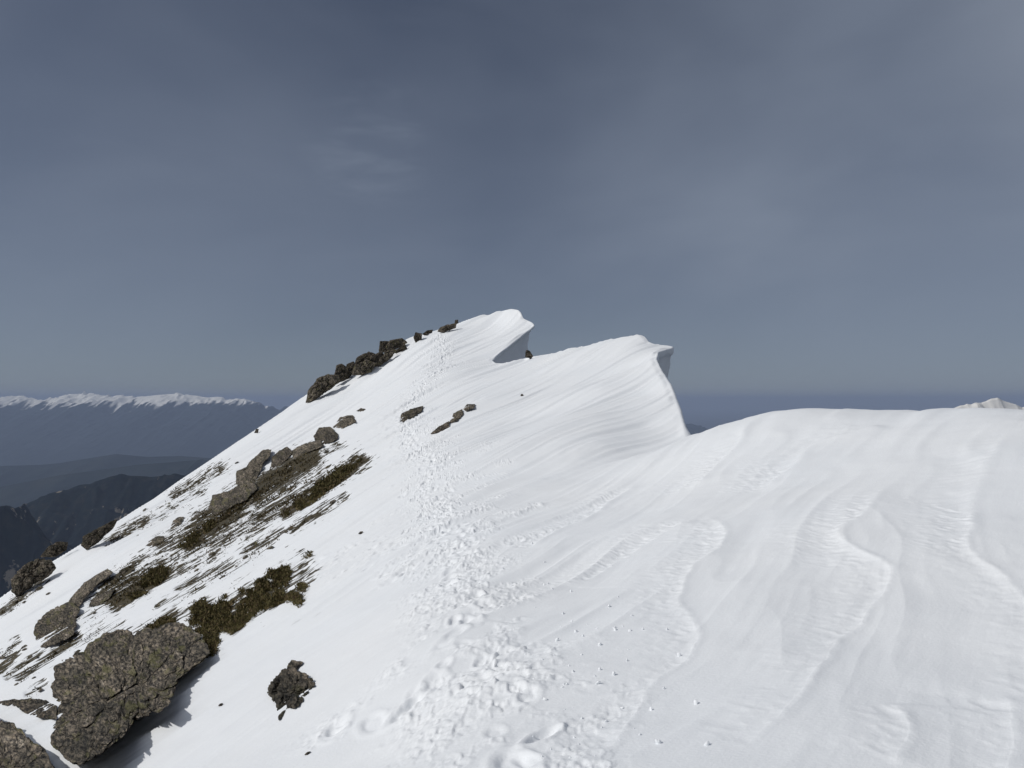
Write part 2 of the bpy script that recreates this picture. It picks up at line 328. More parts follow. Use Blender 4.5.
for poly, sa in zip(SC, SA):
    P = [hit(*q) for q in catmull(poly)]; P = np.array([q for q in P if q is not None])
    seg = P[1:, :2]-P[:-1, :2]
    y0, y1 = P[:, 1].min()-2.5, P[:, 1].max()+2.5
    i0, i1 = np.searchsorted(rows, [max(y0, .8), y1])
    xs, ys = X[i0:i1], Y[i0:i1]; best = np.full(xs.shape, 1e9); side = np.zeros(xs.shape); tt = np.zeros(xs.shape)
    jx = xs+.07*fbm2(xs*.9, ys*.9, 3, 61); jy = ys+.07*fbm2(xs*.9+9, ys*.9, 3, 62)
    for k in range(len(seg)):
        dx, dy = seg[k]; l2 = dx*dx+dy*dy
        t = np.clip(((jx-P[k, 0])*dx+(jy-P[k, 1])*dy)/l2, 0, 1); ex, ey = jx-P[k, 0]-t*dx, jy-P[k, 1]-t*dy
        r = np.hypot(ex, ey); m = r < best
        best = np.where(m, r, best); side = np.where(m, np.sign(dx*ey-dy*ex), side); tt = np.where(m, (k+t)/len(seg), tt)
    sd = best*side
    if (P[-1, 0]-P[0, 0])*0 + (P[-1, 1] < P[0, 1]): sd = -sd*-1
    # polyline runs towards the camera: positive cross = right-hand (east) side? keep the right higher
    endf = sm(0, .12, tt)*(1-sm(.88, 1, tt))
    lip = .55*np.exp(-(sd/.07/np.clip(ys/8, .8, 2))**2)
    rr = lip + .7*sm(-.05*np.clip(ys/8, .8, 2), .06*np.clip(ys/8, .8, 2), sd)*np.exp(-np.clip(sd, 0, None)/.5)
    ll = -.35*np.exp(-np.clip(-sd, 0, None)/.5)*(sd < 0)
    scale = np.clip(ys/7, .75, 2.0)
    H[i0:i1] += sa*scale*(rr+ll*.5)*endf
    scal = np.exp(-(np.clip(-sd, 0, None)/(.42*scale))**2)*(1-sm(-.02, .06, sd))*endf
    H[i0:i1] += .0055*scale*scal*(rid(vn2(jx*9+jy*4, jy*6-jx*3, 77))+.5*rid(vn2(jx*17+jy*9, jy*13-jx*7, 78)))
mark('footprints')
# footprints
def path_pts(pts, step):
    P = [hit(*q) for q in pts]; P = [p for p in P if p is not None]; out = []
    for a, c in zip(P[:-1], P[1:]):
        l = np.linalg.norm((c-a)[:2]); k = max(1, int(l/step))
        for i in range(k): out.append((a+(c-a)*i/k, (c-a)[:2]/(l+1e-6)))
    return out
TRAIL = [(535, 800), (520, 765), (508, 735), (500, 700), (478, 668), (458, 650), (470, 625), (468, 598), (456, 578), (462, 552), (447, 526), (436, 506), (429, 486), (433, 468), (422, 458), (411, 443), (403, 427),
         (401, 409), (416, 397), (424, 386), (436, 374), (445, 361), (442, 348), (440, 335)]
prints = []
for rep, (jit, st) in enumerate(((.16, .4), (.34, .5), (.26, .7), (.6, 1.0), (.62, .22), (.5, .25))):
    for p, t in path_pts(TRAIL, st):
        if (1 < rep < 4 and p[1] < 9) or (p[1] < 5.6 and rep == 1): continue
        s = 1 if len(prints) % 2 else -1; nrm = np.array([t[1], -t[0]])
        g = nrm*(s*.12+rng.normal(0, jit*min(1.6, np.interp(p[1], [4, 8, 30], [.38, .5, 1.55])))) + t*rng.normal(0, .12)
        prints.append((p[0]+g[0], p[1]+g[1], math.atan2(t[1], t[0])+rng.normal(0, .3), rng.uniform(.010, .032)*(1 if rep < 2 else .5 if rep < 4 else .22)*np.interp(p[1], [4, 10, 60], [.5, 1.0, 2.0]), rng.uniform(.8, 1.3)*np.interp(p[1], [4, 10, 70], [.6, 1, 1.5])))
for q, k, sp in (((365, 556), 26, 1.1), ((400, 540), 16, .8), ((338, 735), 1, .02), ((430, 700), 2, .2), ((545, 748), 2, .12), ((330, 562), 8, .5), ((470, 520), 9, .7), ((425, 560), 12, .6), ((395, 700), 4, .3)):
    h = hit(*q)
    for _ in range(k): prints.append((h[0]+rng.normal(0, sp), h[1]+rng.normal(0, sp*1.3), rng.uniform(.4, 2.2), rng.uniform(.012, .04), rng.uniform(.7, 1.4)))
TM = np.zeros_like(H)
for x, y, a, dep, s in prints:
    i0, i1 = np.searchsorted(rows, [y-.6*s, y+.6*s]); ca, sa_ = math.cos(a), math.sin(a)
    if i1 <= i0: continue
    lo = 512+773*(x-.7*s)/y; hi = 512+773*(x+.7*s)/y
    pr = PX[(i0+i1)//2]; j0, j1 = np.searchsorted(pr, [lo-30, hi+30])
    dx = X[i0:i1, j0:j1]-x; dy = Y[i0:i1, j0:j1]-y
    jn = .05*vn2(X[i0:i1, j0:j1]*7, Y[i0:i1, j0:j1]*7, 91)
    u = (dx*ca+dy*sa_)/(.17*s); v = (-dx*sa_+dy*ca)/(.085*s); r = np.sqrt(u*u+v*v)+jn*3
    H[i0:i1, j0:j1] += -dep*(1-sm(.55, 1.15, r)) + dep*.38*np.exp(-((r-1.45)/.3)**2)
    TM[i0:i1, j0:j1] = np.maximum(TM[i0:i1, j0:j1], np.exp(-(r/np.interp(y, [4, 10], [4.0, 3.2]))**2))
lump = rid(vn2(X*5, Y*5, 95))*.6 + rid(vn2(X*11, Y*11, 96))*.4 + vn2(X*2.4, Y*2.4, 97)
TMn = np.clip(TM*sm(-.6, .25, fbm2(X*1.6, Y*1.6, 3, 98)), 0, 1)
crust = sm(.35, .6, rid(vn2(X*4.4+.3*lump, Y*4.1, 99)))*.5 + sm(.3, .6, rid(vn2(X*10.3, Y*8.1, 100)))*.35 + .30*fbm2(X*21, Y*18, 3, 101)
H = H + TMn*(lump*.006+crust*.030)*np.interp(D, [5, 60], [1, 2.2])
# snow melts hollow around bare strips
H = H - .05*sm(.25, .6, BARE)
H = H*fade*sm(0, .35, edge_dist+.02)
Z = Z + H
# coarse mountain flank beyond the visible slope
Z = Z + (1-fade)*fbm2(X*.01, Y*.01, 4, 44)*np.clip((D-112)*.08, 0, 60)
Z = np.maximum(Z, -2006 + 0*Z)
# lee side: rows of the same mesh continue past the crest edge, curl under the lip and drop away
ex, ey, ez = X[:, -1], Y[:, -1], Z[:, -1]
tx, ty = np.gradient(_smooth(ex, 15)), np.gradient(_smooth(ey, 15)); tl = np.hypot(tx, ty)+1e-9
nx, ny = ty/tl, -tx/tl
nx, ny = _smooth(nx, 25), _smooth(ny, 25)
prof_c = [(.0, 0), (.07, -.02), (.12, -.07), (.13, -.14), (.09, -.21), (.0, -.27), (-.14, -.38), (-.28, -.55), (-.4, -.8), (-.5, -1.1), (-.57, -1.5), (-.62, -2), (-.62, -2.6), (-.58, -3.3), (-.45, -4.2), (-.1, -5.5), (.6, -7.5), (2, -11), (6, -18), (16, -32), (45, -70), (140, -180), (420, -470), (1500, -2000)]
prof_s = [(.0, 0), (.15, -.03), (.35, -.09), (.6, -.18), (.9, -.33), (1.2, -.52), (1.55, -.8), (1.9, -1.15), (2.3, -1.6), (2.8, -2.3), (3.3, -3.1), (3.8, -4), (4.3, -5), (4.9, -6.4), (5.6, -8), (6.6, -10.5), (8, -14), (10, -19), (14, -27), (24, -42), (55, -82), (150, -190), (430, -480), (1500, -2000)]
kc = np.interp(rows, [26, 29, 84, 92, 100], [0, 1, 1, .5, 0])
prof_b = [(.0, 0), (.04, -.02), (.07, -.07), (.08, -.16), (.08, -.26), (.06, -.34), (.0, -.40), (-.07, -.46), (-.11, -.6), (-.13, -.8), (-.15, -1.05), (-.19, -1.35), (-.24, -1.7), (-.32, -2.2), (-.38, -2.9)] + prof_c[15:]
kb = np.interp(rows, [38, 42, 53, 58], [0, 1, 1, 0])
px_, pz_ = [], []
for (a, c), (e, f), (g_, h_) in zip(prof_c, prof_s, prof_b):
    a, c = a*(1-kb)+g_*kb, c*(1-kb)+h_*kb
    px_.append(a*kc+e*(1-kc)); pz_.append(c*kc+f*(1-kc))
Lx, Ly, Lz = [], [], []
for k in range(1, len(px_)):
    o = px_[k] + (.07*vn2(ey*1.3, pz_[k]*2.5, 3)+.04*vn2(ey*5, pz_[k]*6, 4))*min(1, k/5)*kc
    Lx.append(ex+nx*o); Ly.append(ey+ny*o); Lz.append(np.maximum(ez+pz_[k], -2006))
Lx, Ly, Lz = np.array(Lx).T, np.array(Ly).T, np.array(Lz).T
GX = np.hstack([X, Lx]); GY = np.hstack([Y, Ly]); GZ = np.hstack([Z, Lz]); BA = np.hstack([BARE, np.zeros(Lx.shape)])
o = mesh_obj('snow_ridge', np.stack([GX, GY, GZ], 2).reshape(-1, 3), grid_faces(*GX.shape), M_SNOW)
at = o.data.attributes.new('bare', 'FLOAT', 'POINT'); at.data.foreach_set('value', BA.ravel().astype(np.float32))
tag(o, 'white wind-packed snow ridge with overhanging cornices and a trodden trail', kind='structure')

mark('rocks')
_WZ = Z/rows[:, None]; _vis = np.nonzero((rows > 2.8) & (rows < 103))[0]; _c2 = {}
def hit(px, py):
    k = round(px*2)
    if k not in _c2:
        p = k/2.0; E = Er[_vis, 0]
        c = np.where(p < 400, p, 400+(p-400)*1500.0/(E-400)) if p >= 400 else np.full(len(_vis), p)
        j = np.interp(c, cols, np.arange(NC)); j0 = np.minimum(j.astype(int), NC-2); f = j-j0
        _c2[k] = np.where(p <= E+1, _WZ[_vis, j0]*(1-f)+_WZ[_vis, j0+1]*f, -9)
    W_ = _c2[k]; w = (HY-py)/F; i = np.nonzero(W_ >= w)[0]
    if len(i) == 0: return None
    i = i[0]; g = rows[_vis]; d = g[i]
    if i > 0 and W_[i-1] > -5: d = g[i-1]+(g[i]-g[i-1])*(w-W_[i-1])/(W_[i]-W_[i-1])
    return np.array([(px-CX)/F*d, d, w*d])

# ------------------------------------------------------------------ rocks
def poly_R(poly, cx, cy, th):
    """distance from centre to outline along each angle (star-shaped outline, picture rows grow downwards)"""
    P = np.array(poly, float)-(cx, cy); Q = np.roll(P, -1, 0); R_ = np.zeros(len(th)); dx, dy = np.cos(th), -np.sin(th)
    for (ax, ay), (bx, by) in zip(P, Q):
        ex_, ey_ = bx-ax, by-ay; den = dx*ey_-dy*ex_
        with np.errstate(all='ignore'):
            t = (ax*ey_-ay*ex_)/den; s = (ax*dy-ay*dx)/den
        ok = (np.abs(den) > 1e-9) & (t > 0) & (s >= -1e-6) & (s <= 1+1e-6)
        R_ = np.where(ok, np.maximum(R_, np.where(ok, t, 0)), R_)
    return R_
_ico = {}
def ico(k):
    if k not in _ico:
        bm = bmesh.new(); bmesh.ops.create_icosphere(bm, subdivisions=k, radius=1)
        _ico[k] = (np.array([v.co[:] for v in bm.verts]), np.array([[v.index for v in f.verts] for f in bm.faces])); bm.free()
    return _ico[k]
def rock(name, poly, mat, label, depth=None, sub=5, thick=.5, rough=1.0, cat='rock', group=None, push=0.0, tilt=.89, sd=[0]):
    sd[0] += 1
    P = np.array(poly, float); x0, y0 = P.min(0); x1, y1 = P.max(0)
    # area centroid
    Q = np.roll(P, -1, 0); cr = P[:, 0]*Q[:, 1]-Q[:, 0]*P[:, 1]; a = cr.sum()/2
    cx, cy = ((P[:, 0]+Q[:, 0])*cr).sum()/(6*a), ((P[:, 1]+Q[:, 1])*cr).sum()/(6*a)
    V0, Fc = ico(sub); th = np.arctan2(V0[:, 1], V0[:, 0]); rho = np.hypot(V0[:, 0], V0[:, 1])
    Rr = poly_R(poly, cx, cy, th)*1.02
    pts = [(px, py, h[1]) for px, py in list(P)+[(cx, cy)] for h in [hit(px, py)] if h is not None and (depth is None or True)]
    if depth is None and len(pts) >= 3:
        T = np.array(pts); B = np.c_[T[:, 0]-cx, T[:, 1]-cy, np.ones(len(T))]
        g = np.linalg.lstsq(B.T@B+np.diag([5, 5, 0]), B.T@T[:, 2], rcond=None)[0]; d0 = df = g[2]; gf = g[:2].copy(); g = g[:2]*(1.0, tilt)
        d0 = d0 + min(np.percentile(T[:, 2] - (d0+g[0]*(T[:, 0]-cx)+g[1]*(T[:, 1]-cy)), 1), 0)
    else:
        d0 = depth or pts[0][2]; g = np.zeros(2); gf = g; df = 0
        if pts: d0 = min([d0]+[max(q[2], d0*.88) for q in pts])
    size = math.sqrt(abs(a))/F*d0
    # solid lump around the outline: displaced first, then set on the slope
    asp = np.clip(Rr/Rr.max(), .3, 1)
    q = np.stack([Rr*V0[:, 0]/math.sqrt(abs(a)), Rr*V0[:, 1]/math.sqrt(abs(a)), V0[:, 2]*thick*np.sqrt(asp)], 1)
    o1 = sd[0]*3.7
    rr_ = np.random.default_rng(sd[0]+100); zf = q[:, 2]*.5
    for _k in range(16):
        nv_ = rr_.normal(0, 1, 3); nv_[2] = abs(nv_[2])+.35; nv_ /= np.linalg.norm(nv_)
        pr_ = q@nv_; hh = np.max(pr_)*rr_.uniform(.62, .92); ov = np.clip(pr_-hh, 0, None); q[:, 2] = np.where(V0[:, 2] > 0, np.maximum(q[:, 2]-ov/nv_[2]*.8, zf), q[:, 2])
    f1, f2 = worley(q*2.6+o1, sd[0]); g1, g2 = worley(q*6.1+o1+.2*fbm3(*(q*5).T, 2, sd[0]+3)[:, None], sd[0]+50)
    dis = .10*(.55-f1) - .09*(1-sm(0, .10, f2-f1)) + .06*(.5-g1) - .055*(1-sm(0, .12, g2-g1)) + .07*fbm3(*(q*3.2+o1).T, 4, sd[0]) + .022*fbm3(*(q*15+o1).T, 4, sd[0]+9, .65)
    front = .32+.68*np.abs(V0[:, 2])
    q = q + V0*(dis*1.25*rough*front)[:, None]
    rr = 1
    sc_ = math.sqrt(abs(a)); px = cx+q[:, 0]*sc_; py = cy-q[:, 1]*sc_
    plane = g[0]*(px-cx)+g[1]*(py-cy); full = gf[0]*(px-cx)+gf[1]*(py-cy)+df
    mid = d0+plane-(push*.3+.02)*size
    dd = np.where(q[:, 2] > 0, mid-q[:, 2]*size, mid+np.abs(V0[:, 2])*(np.maximum(full-mid, 0)+.25*size))
    W = np.stack([(px-CX)/F*dd, dd, (HY-py)/F*dd], 1)
    c0 = W.mean(0); REST = q*size+o1
    ob = np.array([c0[0], c0[1], W[:, 2].min()])
    r = mesh_obj(name, W-ob, Fc, mat, loc=ob, smooth=True)
    r.data.set_sharp_from_angle(angle=R(38)) if hasattr(r.data, 'set_sharp_from_angle') else None
    at = r.data.attributes.new('rest', 'FLOAT_VECTOR', 'POINT'); at.data.foreach_set('vector', REST.astype(np.float32).ravel())
    return tag(r, label, cat, group)
LS = 'rocks showing along the left slope'; FR = 'rocks on the far skyline'
rock('boulder', [(53, 688), (64, 665), (88, 645), (117, 632), (146, 628), (176, 626), (199, 641), (205, 655), (199, 663), (176, 679), (170, 696), (156, 712), (137, 720), (125, 735), (105, 749), (82, 762), (72, 755), (55, 739), (52, 729), (56, 714)],
     M_ROCK, 'largest brown lichened boulder, below the dwarf pine at lower left', sub=7, thick=.48, rough=1.35, tilt=.93, cat='boulder')
rock('boulder', [(-60, 700), (0, 716), (15, 722), (27, 737), (45, 752), (56, 772), (50, 830), (-60, 840)], M_ROCK, 'rough brown boulder cut off by the bottom left corner of the photo', sub=6, cat='boulder', thick=.5)
rock('rock', [(10, 702), (29, 698), (45, 700), (57, 706), (56, 719), (39, 718), (27, 714)], M_ROCKD, 'small dark rock wedged between the largest boulder and the corner boulder', sub=5)
rock('rock', [(-6, 702), (14, 699), (26, 701), (20, 705), (2, 705)], M_ROCKD, 'thin dark rock edge at the left border above the corner boulder', sub=4)
rock('boulder', [(35, 629), (37, 621), (47, 612), (59, 606), (66, 603), (74, 604), (79, 610), (76, 617), (76, 625), (72, 635), (59, 643), (41, 648), (36, 641)], M_ROCK, 'rounded dark brown boulder just above the largest boulder, left side', sub=6, cat='boulder', group=LS)
rock('rock', [(68, 602), (76, 592), (84, 583), (96, 575), (107, 569), (113, 573), (97, 585), (86, 597), (79, 607), (70, 608)], M_ROCKG, 'long grey rock rising up right from the rounded brown boulder', sub=5, group=LS)
rock('rock', [(88, 606), (93, 598), (104, 592), (114, 589), (110, 598), (98, 606)], M_ROCK, 'low brown rock at the foot of the thickest moss strip', sub=4, group=LS)
rock('boulder', [(12, 590), (12, 579), (23, 566), (39, 558), (51, 560), (56, 568), (48, 577), (35, 584), (17, 597)], M_ROCKG, 'grey-brown boulder standing on the left skyline against the dark valley', sub=6, cat='boulder', depth=57, group=LS)
rock('rock', [(40, 557), (47, 548), (58, 541), (68, 542), (67, 549), (56, 557)], M_ROCKD, 'near-black rock behind the skyline boulder at far left', sub=5, depth=62, group=LS)
rock('rock', [(81, 545), (84, 536), (98, 528), (110, 522), (118, 519), (112, 530), (97, 543), (87, 550)], M_ROCKD, 'dark rock on the left skyline above the snow notch', sub=5, depth=67, group=LS)
rock('rock', [(146, 546), (149, 541), (158, 536), (164, 536), (163, 541), (153, 546)], M_ROCKG, 'flat grey rock lying mid-slope left of the moss strips', sub=4, group=LS)
rock('rock', [(170, 529), (173, 521), (178, 517), (184, 517), (181, 524), (174, 529)], M_ROCKG, 'small upright grey rock left of the lowest knob of the spine', sub=4, group=LS)
rock('rock', [(192, 519), (195, 515), (199, 514), (198, 519)], M_ROCKG, 'tiny grey rock between the small upright rock and the spine', sub=3, group=LS)
rock('rock', [(236, 484), (237, 471), (245, 467), (256, 456), (263, 450), (271, 450), (269, 457), (263, 463), (258, 477), (248, 486)], M_ROCKG, 'tallest pointed rock of the mid-slope spine, leaning right', sub=6, push=.25, thick=.45, group=LS)
rock('rock', [(208, 510), (213, 495), (229, 491), (241, 484), (252, 481), (257, 489), (247, 499), (231, 507), (216, 515)], M_ROCK, 'broad rock at the lower end of the mid-slope spine, below the pointed rock', sub=5, group=LS)
rock('rock', [(271, 467), (272, 457), (279, 451), (287, 447), (293, 452), (286, 460), (279, 466)], M_ROCKD, 'dark rock right of the pointed rock across a snow chute', sub=5, group=LS)
rock('rock', [(291, 451), (304, 443), (320, 440), (324, 446), (306, 453), (294, 459)], M_ROCKG, 'flat elongated rock in the upper middle of the spine', sub=5, group=LS)
rock('rock', [(314, 436), (319, 428), (330, 427), (337, 433), (338, 439), (325, 444), (316, 442)], M_ROCKD, 'dark jagged rock next below the top rock of the spine', sub=5, group=LS)
rock('rock', [(333, 427), (340, 417), (353, 415), (356, 422), (343, 428)], M_ROCKG, 'speckled oval rock at the upper end of the spine', sub=5, group=LS)
rock('rock', [(356, 411), (361, 408), (366, 409), (362, 412)], M_ROCKD, 'tiny dark rock in the snow above the oval rock', sub=3, group=LS)
rock('rock', [(400, 421), (402, 413), (411, 409), (423, 406), (422, 411), (413, 417), (403, 422)], M_ROCKD, 'dark rock beside the trail in the middle of the slope', sub=5)
CH = 'three rocks in a row right of the trail'
rock('rock', [(430, 434), (438, 427), (449, 421), (449, 427), (438, 433)], M_ROCKG, 'lowest of the three rocks in a row right of the trail', sub=5, group=CH)
rock('rock', [(449, 423), (454, 413), (462, 409), (464, 414), (457, 421)], M_ROCKG, 'middle one of the three rocks in a row right of the trail', sub=4, group=CH)
rock('rock', [(463, 409), (467, 404), (475, 404), (474, 408), (466, 411)], M_ROCKG, 'topmost of the three rocks in a row right of the trail', sub=4, group=CH)
rock('rock', [(266, 692), (270, 682), (278, 673), (290, 668), (300, 672), (308, 676), (315, 682), (311, 690), (303, 702), (292, 706), (280, 716), (275, 704)], M_ROCKD, 'jagged dark rock alone in the snow at bottom left of the trail', sub=6, rough=2.0, thick=.35)
rock('rock', [(286, 672), (288, 664), (292, 660), (303, 662), (299, 667), (293, 674)], M_ROCKD, 'dark pointed knob on the upper side of the lone jagged rock', sub=5, rough=1.3)
rock('rock', [(525, 357), (526, 350), (530, 351), (533, 356), (531, 359)], M_ROCKD, 'small dark rock poking out of the snow under the far cornice', sub=4, depth=65)
rock('stone', [(520.5, 396), (521, 394), (523, 394), (523.5, 396)], M_ROCKD, 'single tiny stone in the open snow below the far cornice', sub=3, cat='stone', depth=None)
rock('stone', [(358, 534), (360, 531.5), (363, 531), (362, 534)], M_ROCKD, 'tiny dark stone above the trampled patch left of the trail', sub=3, cat='stone')
rock('stone', [(218, 706), (220, 703.5), (223, 703), (222, 706)], M_ROCKD, 'tiny dark stone between the largest boulder and the lone jagged rock', sub=3, cat='stone')
rock('stone', [(304, 755), (307, 752), (311, 751), (308, 755)], M_ROCKD, 'tiny dark stone near the bottom edge below the lone jagged rock', sub=3, cat='stone')
for nm, pl, mt, lb, dp in [
    ('boulder', [(309, 400), (311, 389), (318, 380), (327, 376), (335, 377), (337, 381), (330, 388), (314, 399)], M_ROCK, 'lowest brown boulder of the far skyline rocks', 82),
    ('rock', [(335, 377), (337, 367), (341, 365), (345, 368), (346, 375), (341, 381), (335, 383)], M_ROCKD, 'dark upright rock next above the lowest skyline boulder', 83),
    ('rock', [(344, 373), (347, 365), (353, 363), (355, 370), (349, 377), (342, 380)], M_ROCKD, 'dark rock second from the lowest skyline boulder', 84),
    ('rock', [(354, 374), (356, 366), (366, 361), (374, 364), (370, 371), (362, 374)], M_ROCK, 'broad brown rock low on the far skyline ledge, facing the snow', 84),
    ('rock', [(356, 366), (360, 357), (369, 353), (375, 355), (380, 351), (381, 358), (374, 365), (364, 368)], M_ROCKD, 'dark humped rock in the middle of the far skyline', 86),
    ('rock', [(373, 366), (380, 358), (388, 351), (395, 351), (389, 359), (380, 365)], M_ROCK, 'slanting brown rock below the blocky skyline rock', 86),
    ('rock', [(380, 351), (381, 342), (388, 342), (390, 348), (386, 352)], M_ROCKD, 'small blocky dark rock upright on the far skyline', 88),
    ('rock', [(387, 347), (391, 341), (401, 339), (405, 343), (399, 347), (390, 350)], M_ROCK, 'flat-topped brown rock at the upper end of the far skyline ledge', 88),
    ('rock', [(394, 352), (404, 345), (406, 349), (397, 353)], M_ROCKD, 'little dark rock just under the flat-topped skyline rock', 87),
    ('rock', [(414, 337), (416, 333), (421, 334), (421, 339), (416, 342)], M_ROCKD, 'squat dark rock isolated on the skyline left of the trail top', 90),
    ('rock', [(423, 334), (427, 331), (432, 330), (431, 333), (425, 335)], M_ROCKD, 'low flat dark rock at the top of the trail', 91),
    ('rock', [(439, 331), (442, 327), (448, 325), (455, 323.5), (454, 328), (444, 332)], M_ROCKG, 'highest grey rock on the skyline, right of the trail top', 91),
    ('stone', [(454.5, 325), (455, 320), (458, 319.5), (458.5, 323)], M_ROCKD, 'tiny reddish-dark stone on the tip of the highest skyline rock', 91)]:
    _c = np.mean(pl, 0); pl = [tuple(_c+(np.array(q)-_c)*(1.22, 1.18)) for q in pl] if nm != 'stone' else pl
    rock(nm, pl, mt, lb, depth=dp+3, sub=5 if nm != 'stone' else 3, thick=.6, group=FR, cat=nm)
rock('stone', [(254, 433), (256, 429), (259, 429), (258, 433)], M_ROCKD, 'tiny dark stone on the straight left snow skyline', depth=81, sub=3, cat='stone')
# small loose stones scattered in the patchy area
k = 0
for _ in range(400):
    s = STRIPS[rng.integers(len(STRIPS))]; t = rng.uniform(-.1, 1.1)
    px = s[0]+(s[2]-s[0])*t+rng.normal(0, s[4]*.9); py = s[1]+(s[3]-s[1])*t+rng.normal(0, s[4]*.9)
    h = hit(px, py) if px > 0 and s[5] > 0 else None
    if h is None or h[1] > 90: continue
    w = rng.uniform(1.6, 4.2); e = w*rng.uniform(.45, .7)
    rock('stone', [(px-w, py+e*.9), (px-w*.6, py-e*.1), (px+w*.3, py-e), (px+w, py-e*.9), (px+w*.7, py), (px-w*.1, py+e*.8)], random.choice([M_ROCKD, M_ROCKG, M_ROCK]),
         'small loose stone showing through thin snow on the left slope', sub=3, cat='stone', group='small stones scattered on the left slope', thick=.5)
    k += 1
    if k >= 70: break

mark('ground cover')
# ------------------------------------------------------------------ ground cover and dwarf pine
def blades(pts, size, lean, n_per, rg, up=(0, 0, 1), spread=.5):
    """tufts of short narrow leaves: two crossed triangles per blade"""
    Pn = np.repeat(pts, n_per, 0); S = np.repeat(size, n_per); m = len(Pn)
    off = rg.normal(0, 1, (m, 3))*S[:, None]*spread*[1, 1, .25]
    dr = rg.normal(0, lean, (m, 3)) + np.array(up); dr /= np.linalg.norm(dr, axis=1)[:, None]
    sd = np.cross(dr, rg.normal(0, 1, (m, 3))); sd /= np.linalg.norm(sd, axis=1)[:, None]+1e-9
    L = S*rg.uniform(.6, 1.4, m); w = L*.22; o0 = Pn+off
    V_ = np.stack([o0-sd*w[:, None], o0+sd*w[:, None], o0+dr*L[:, None]+sd*w[:, None]*.5, o0+dr*L[:, None]-sd*w[:, None]*.6], 1).reshape(-1, 3)
    return V_, np.arange(len(V_)).reshape(-1, 4)
pts = []; sz = []
for s in STRIPS:
    if s[5] < .3: continue
    L = math.hypot(s[2]-s[0], s[3]-s[1]); cnt = int(L*s[4]*s[5]**1.5*2.2)
    for _ in range(cnt):
        t = rng.uniform(0, 1); px = s[0]+(s[2]-s[0])*t+rng.normal(0, s[4]*.5); py = s[1]+(s[3]-s[1])*t+rng.normal(0, s[4]*.5)
        h = hit(px, py)
        if h is None or h[1] > 90: continue
        c_ = .75*h[1]-h[0]*.75; h_al = (h[0]+h[1])*.25
        if vn2(np.array([h_al]), np.array([c_*1.3]), 21)[0]+.6*vn2(np.array([h_al*2.1]), np.array([c_*3.5]), 22)[0] < .42-s[5]*.95: continue
        pts.append(h-(0, 0, .06)); sz.append(rng.uniform(.6, 1.4)*h[1]*.0018+.010)
pts = np.array(pts); v_, f_ = blades(pts, np.array(sz), .9, 5, rng, spread=.9)
base = pts.mean(0)
tag(mesh_obj('ground_cover', v_-base, f_, M_GRASS, loc=base, smooth=False), 'brown and olive alpine heath poking through thin snow on the left slope', 'ground cover', kind='stuff')
def shrub(name, poly, label, dens, hgt, seed, group=None):
    rg = np.random.default_rng(seed); P = np.array(poly, float); x0, y0 = P.min(0); x1, y1 = P.max(0); pt = []; szz = []; roots = []
    def inside(x, y):
        c = False
        for (ax, ay), (bx, by) in zip(P, np.roll(P, -1, 0)):
            if (ay > y) != (by > y) and x < (bx-ax)*(y-ay)/(by-ay)+ax: c = not c
        return c
    tries = 0
    while len(pt) < dens and tries < dens*12:
        tries += 1
        x, y = rg.uniform(x0, x1), rg.uniform(y0, y1)
        if not inside(x, y): continue
        dn = vn2(np.array([x*.085]), np.array([y*.085]), seed)[0]+.7*vn2(np.array([x*.24]), np.array([y*.24]), seed+1)[0]
        if dn < (-.06 if dens > 4000 else -.15) and tries < dens*10: continue
        h = hit(x, y+2)
        if h is None: continue
        top = np.clip((dn+.35), 0.1, 1)*hgt*h[1]/14
        g = rg.uniform(0, 1)**.7*top
        pt.append(h+np.array([rg.normal(0, .03), -g*.25, g*.55-.03])); szz.append(rg.uniform(.02, .045)*h[1]/14)
        if len(pt) % (150 if dens > 4000 else 100) == 1: roots.append((h, h+np.array([rg.normal(0, .1), -.1, top*.6])))
    pt = np.array(pt); v1, f1 = blades(pt, np.array(szz), .75, 6, rg, spread=.8); c0 = pt.mean(0); c0[2] = pt[:, 2].min()
    e = bpy.data.objects.new(name, None); e.location = c0; C.objects.link(e); tag(e, label, 'shrub', group)
    mesh_obj('foliage', v1-c0, f1, M_PINE, parent=e, smooth=False)
    vs, fs = [], []
    for a, c in roots:
        r = .012*a[1]/14; dr = c-a; s1 = np.cross(dr, (0, 0, 1)); s1 /= np.linalg.norm(s1)+1e-9; s2 = np.cross(s1, dr); s2 /= np.linalg.norm(s2)+1e-9; k0 = len(vs)
        for q, rr in ((a-(0, 0, .05), r), ((a+c)/2+rg.normal(0, .02, 3), r*.8), (c, r*.4)):
            for j in range(5): vs.append(q-c0+s1*math.cos(j*1.2566)*rr+s2*math.sin(j*1.2566)*rr)
        for l in range(2):
            for j in range(5): fs.append((k0+l*5+j, k0+l*5+(j+1) % 5, k0+l*5+5+(j+1) % 5, k0+l*5+5+j))
    vs = np.array(vs); fs = np.array(fs)
    for k0 in range(len(vs)//15): mesh_obj('stem', vs[k0*15:k0*15+15], fs[k0*10:k0*10+10]-k0*15, M_BARK, parent=e)
    return e
SH = 'low shrubs on the left slope'
shrub('dwarf_pine_shrub', [(190, 612), (205, 600), (222, 597), (236, 590), (259, 582), (275, 570), (292, 560), (303, 573), (306, 588), (301, 606), (292, 600), (273, 606), (259, 611), (247, 622), (233, 634), (226, 632), (212, 655), (205, 645), (193, 630)],
      'largest olive dwarf pine clump, right above the largest boulder', 9000, .26, 5, SH)
shrub('dwarf_pine_shrub', [(113, 606), (125, 593), (140, 583), (153, 570), (166, 567), (166, 576), (150, 590), (130, 600), (118, 607)], 'dense dark olive shrub strip beside the long grey rock', 1700, .10, 8, SH)
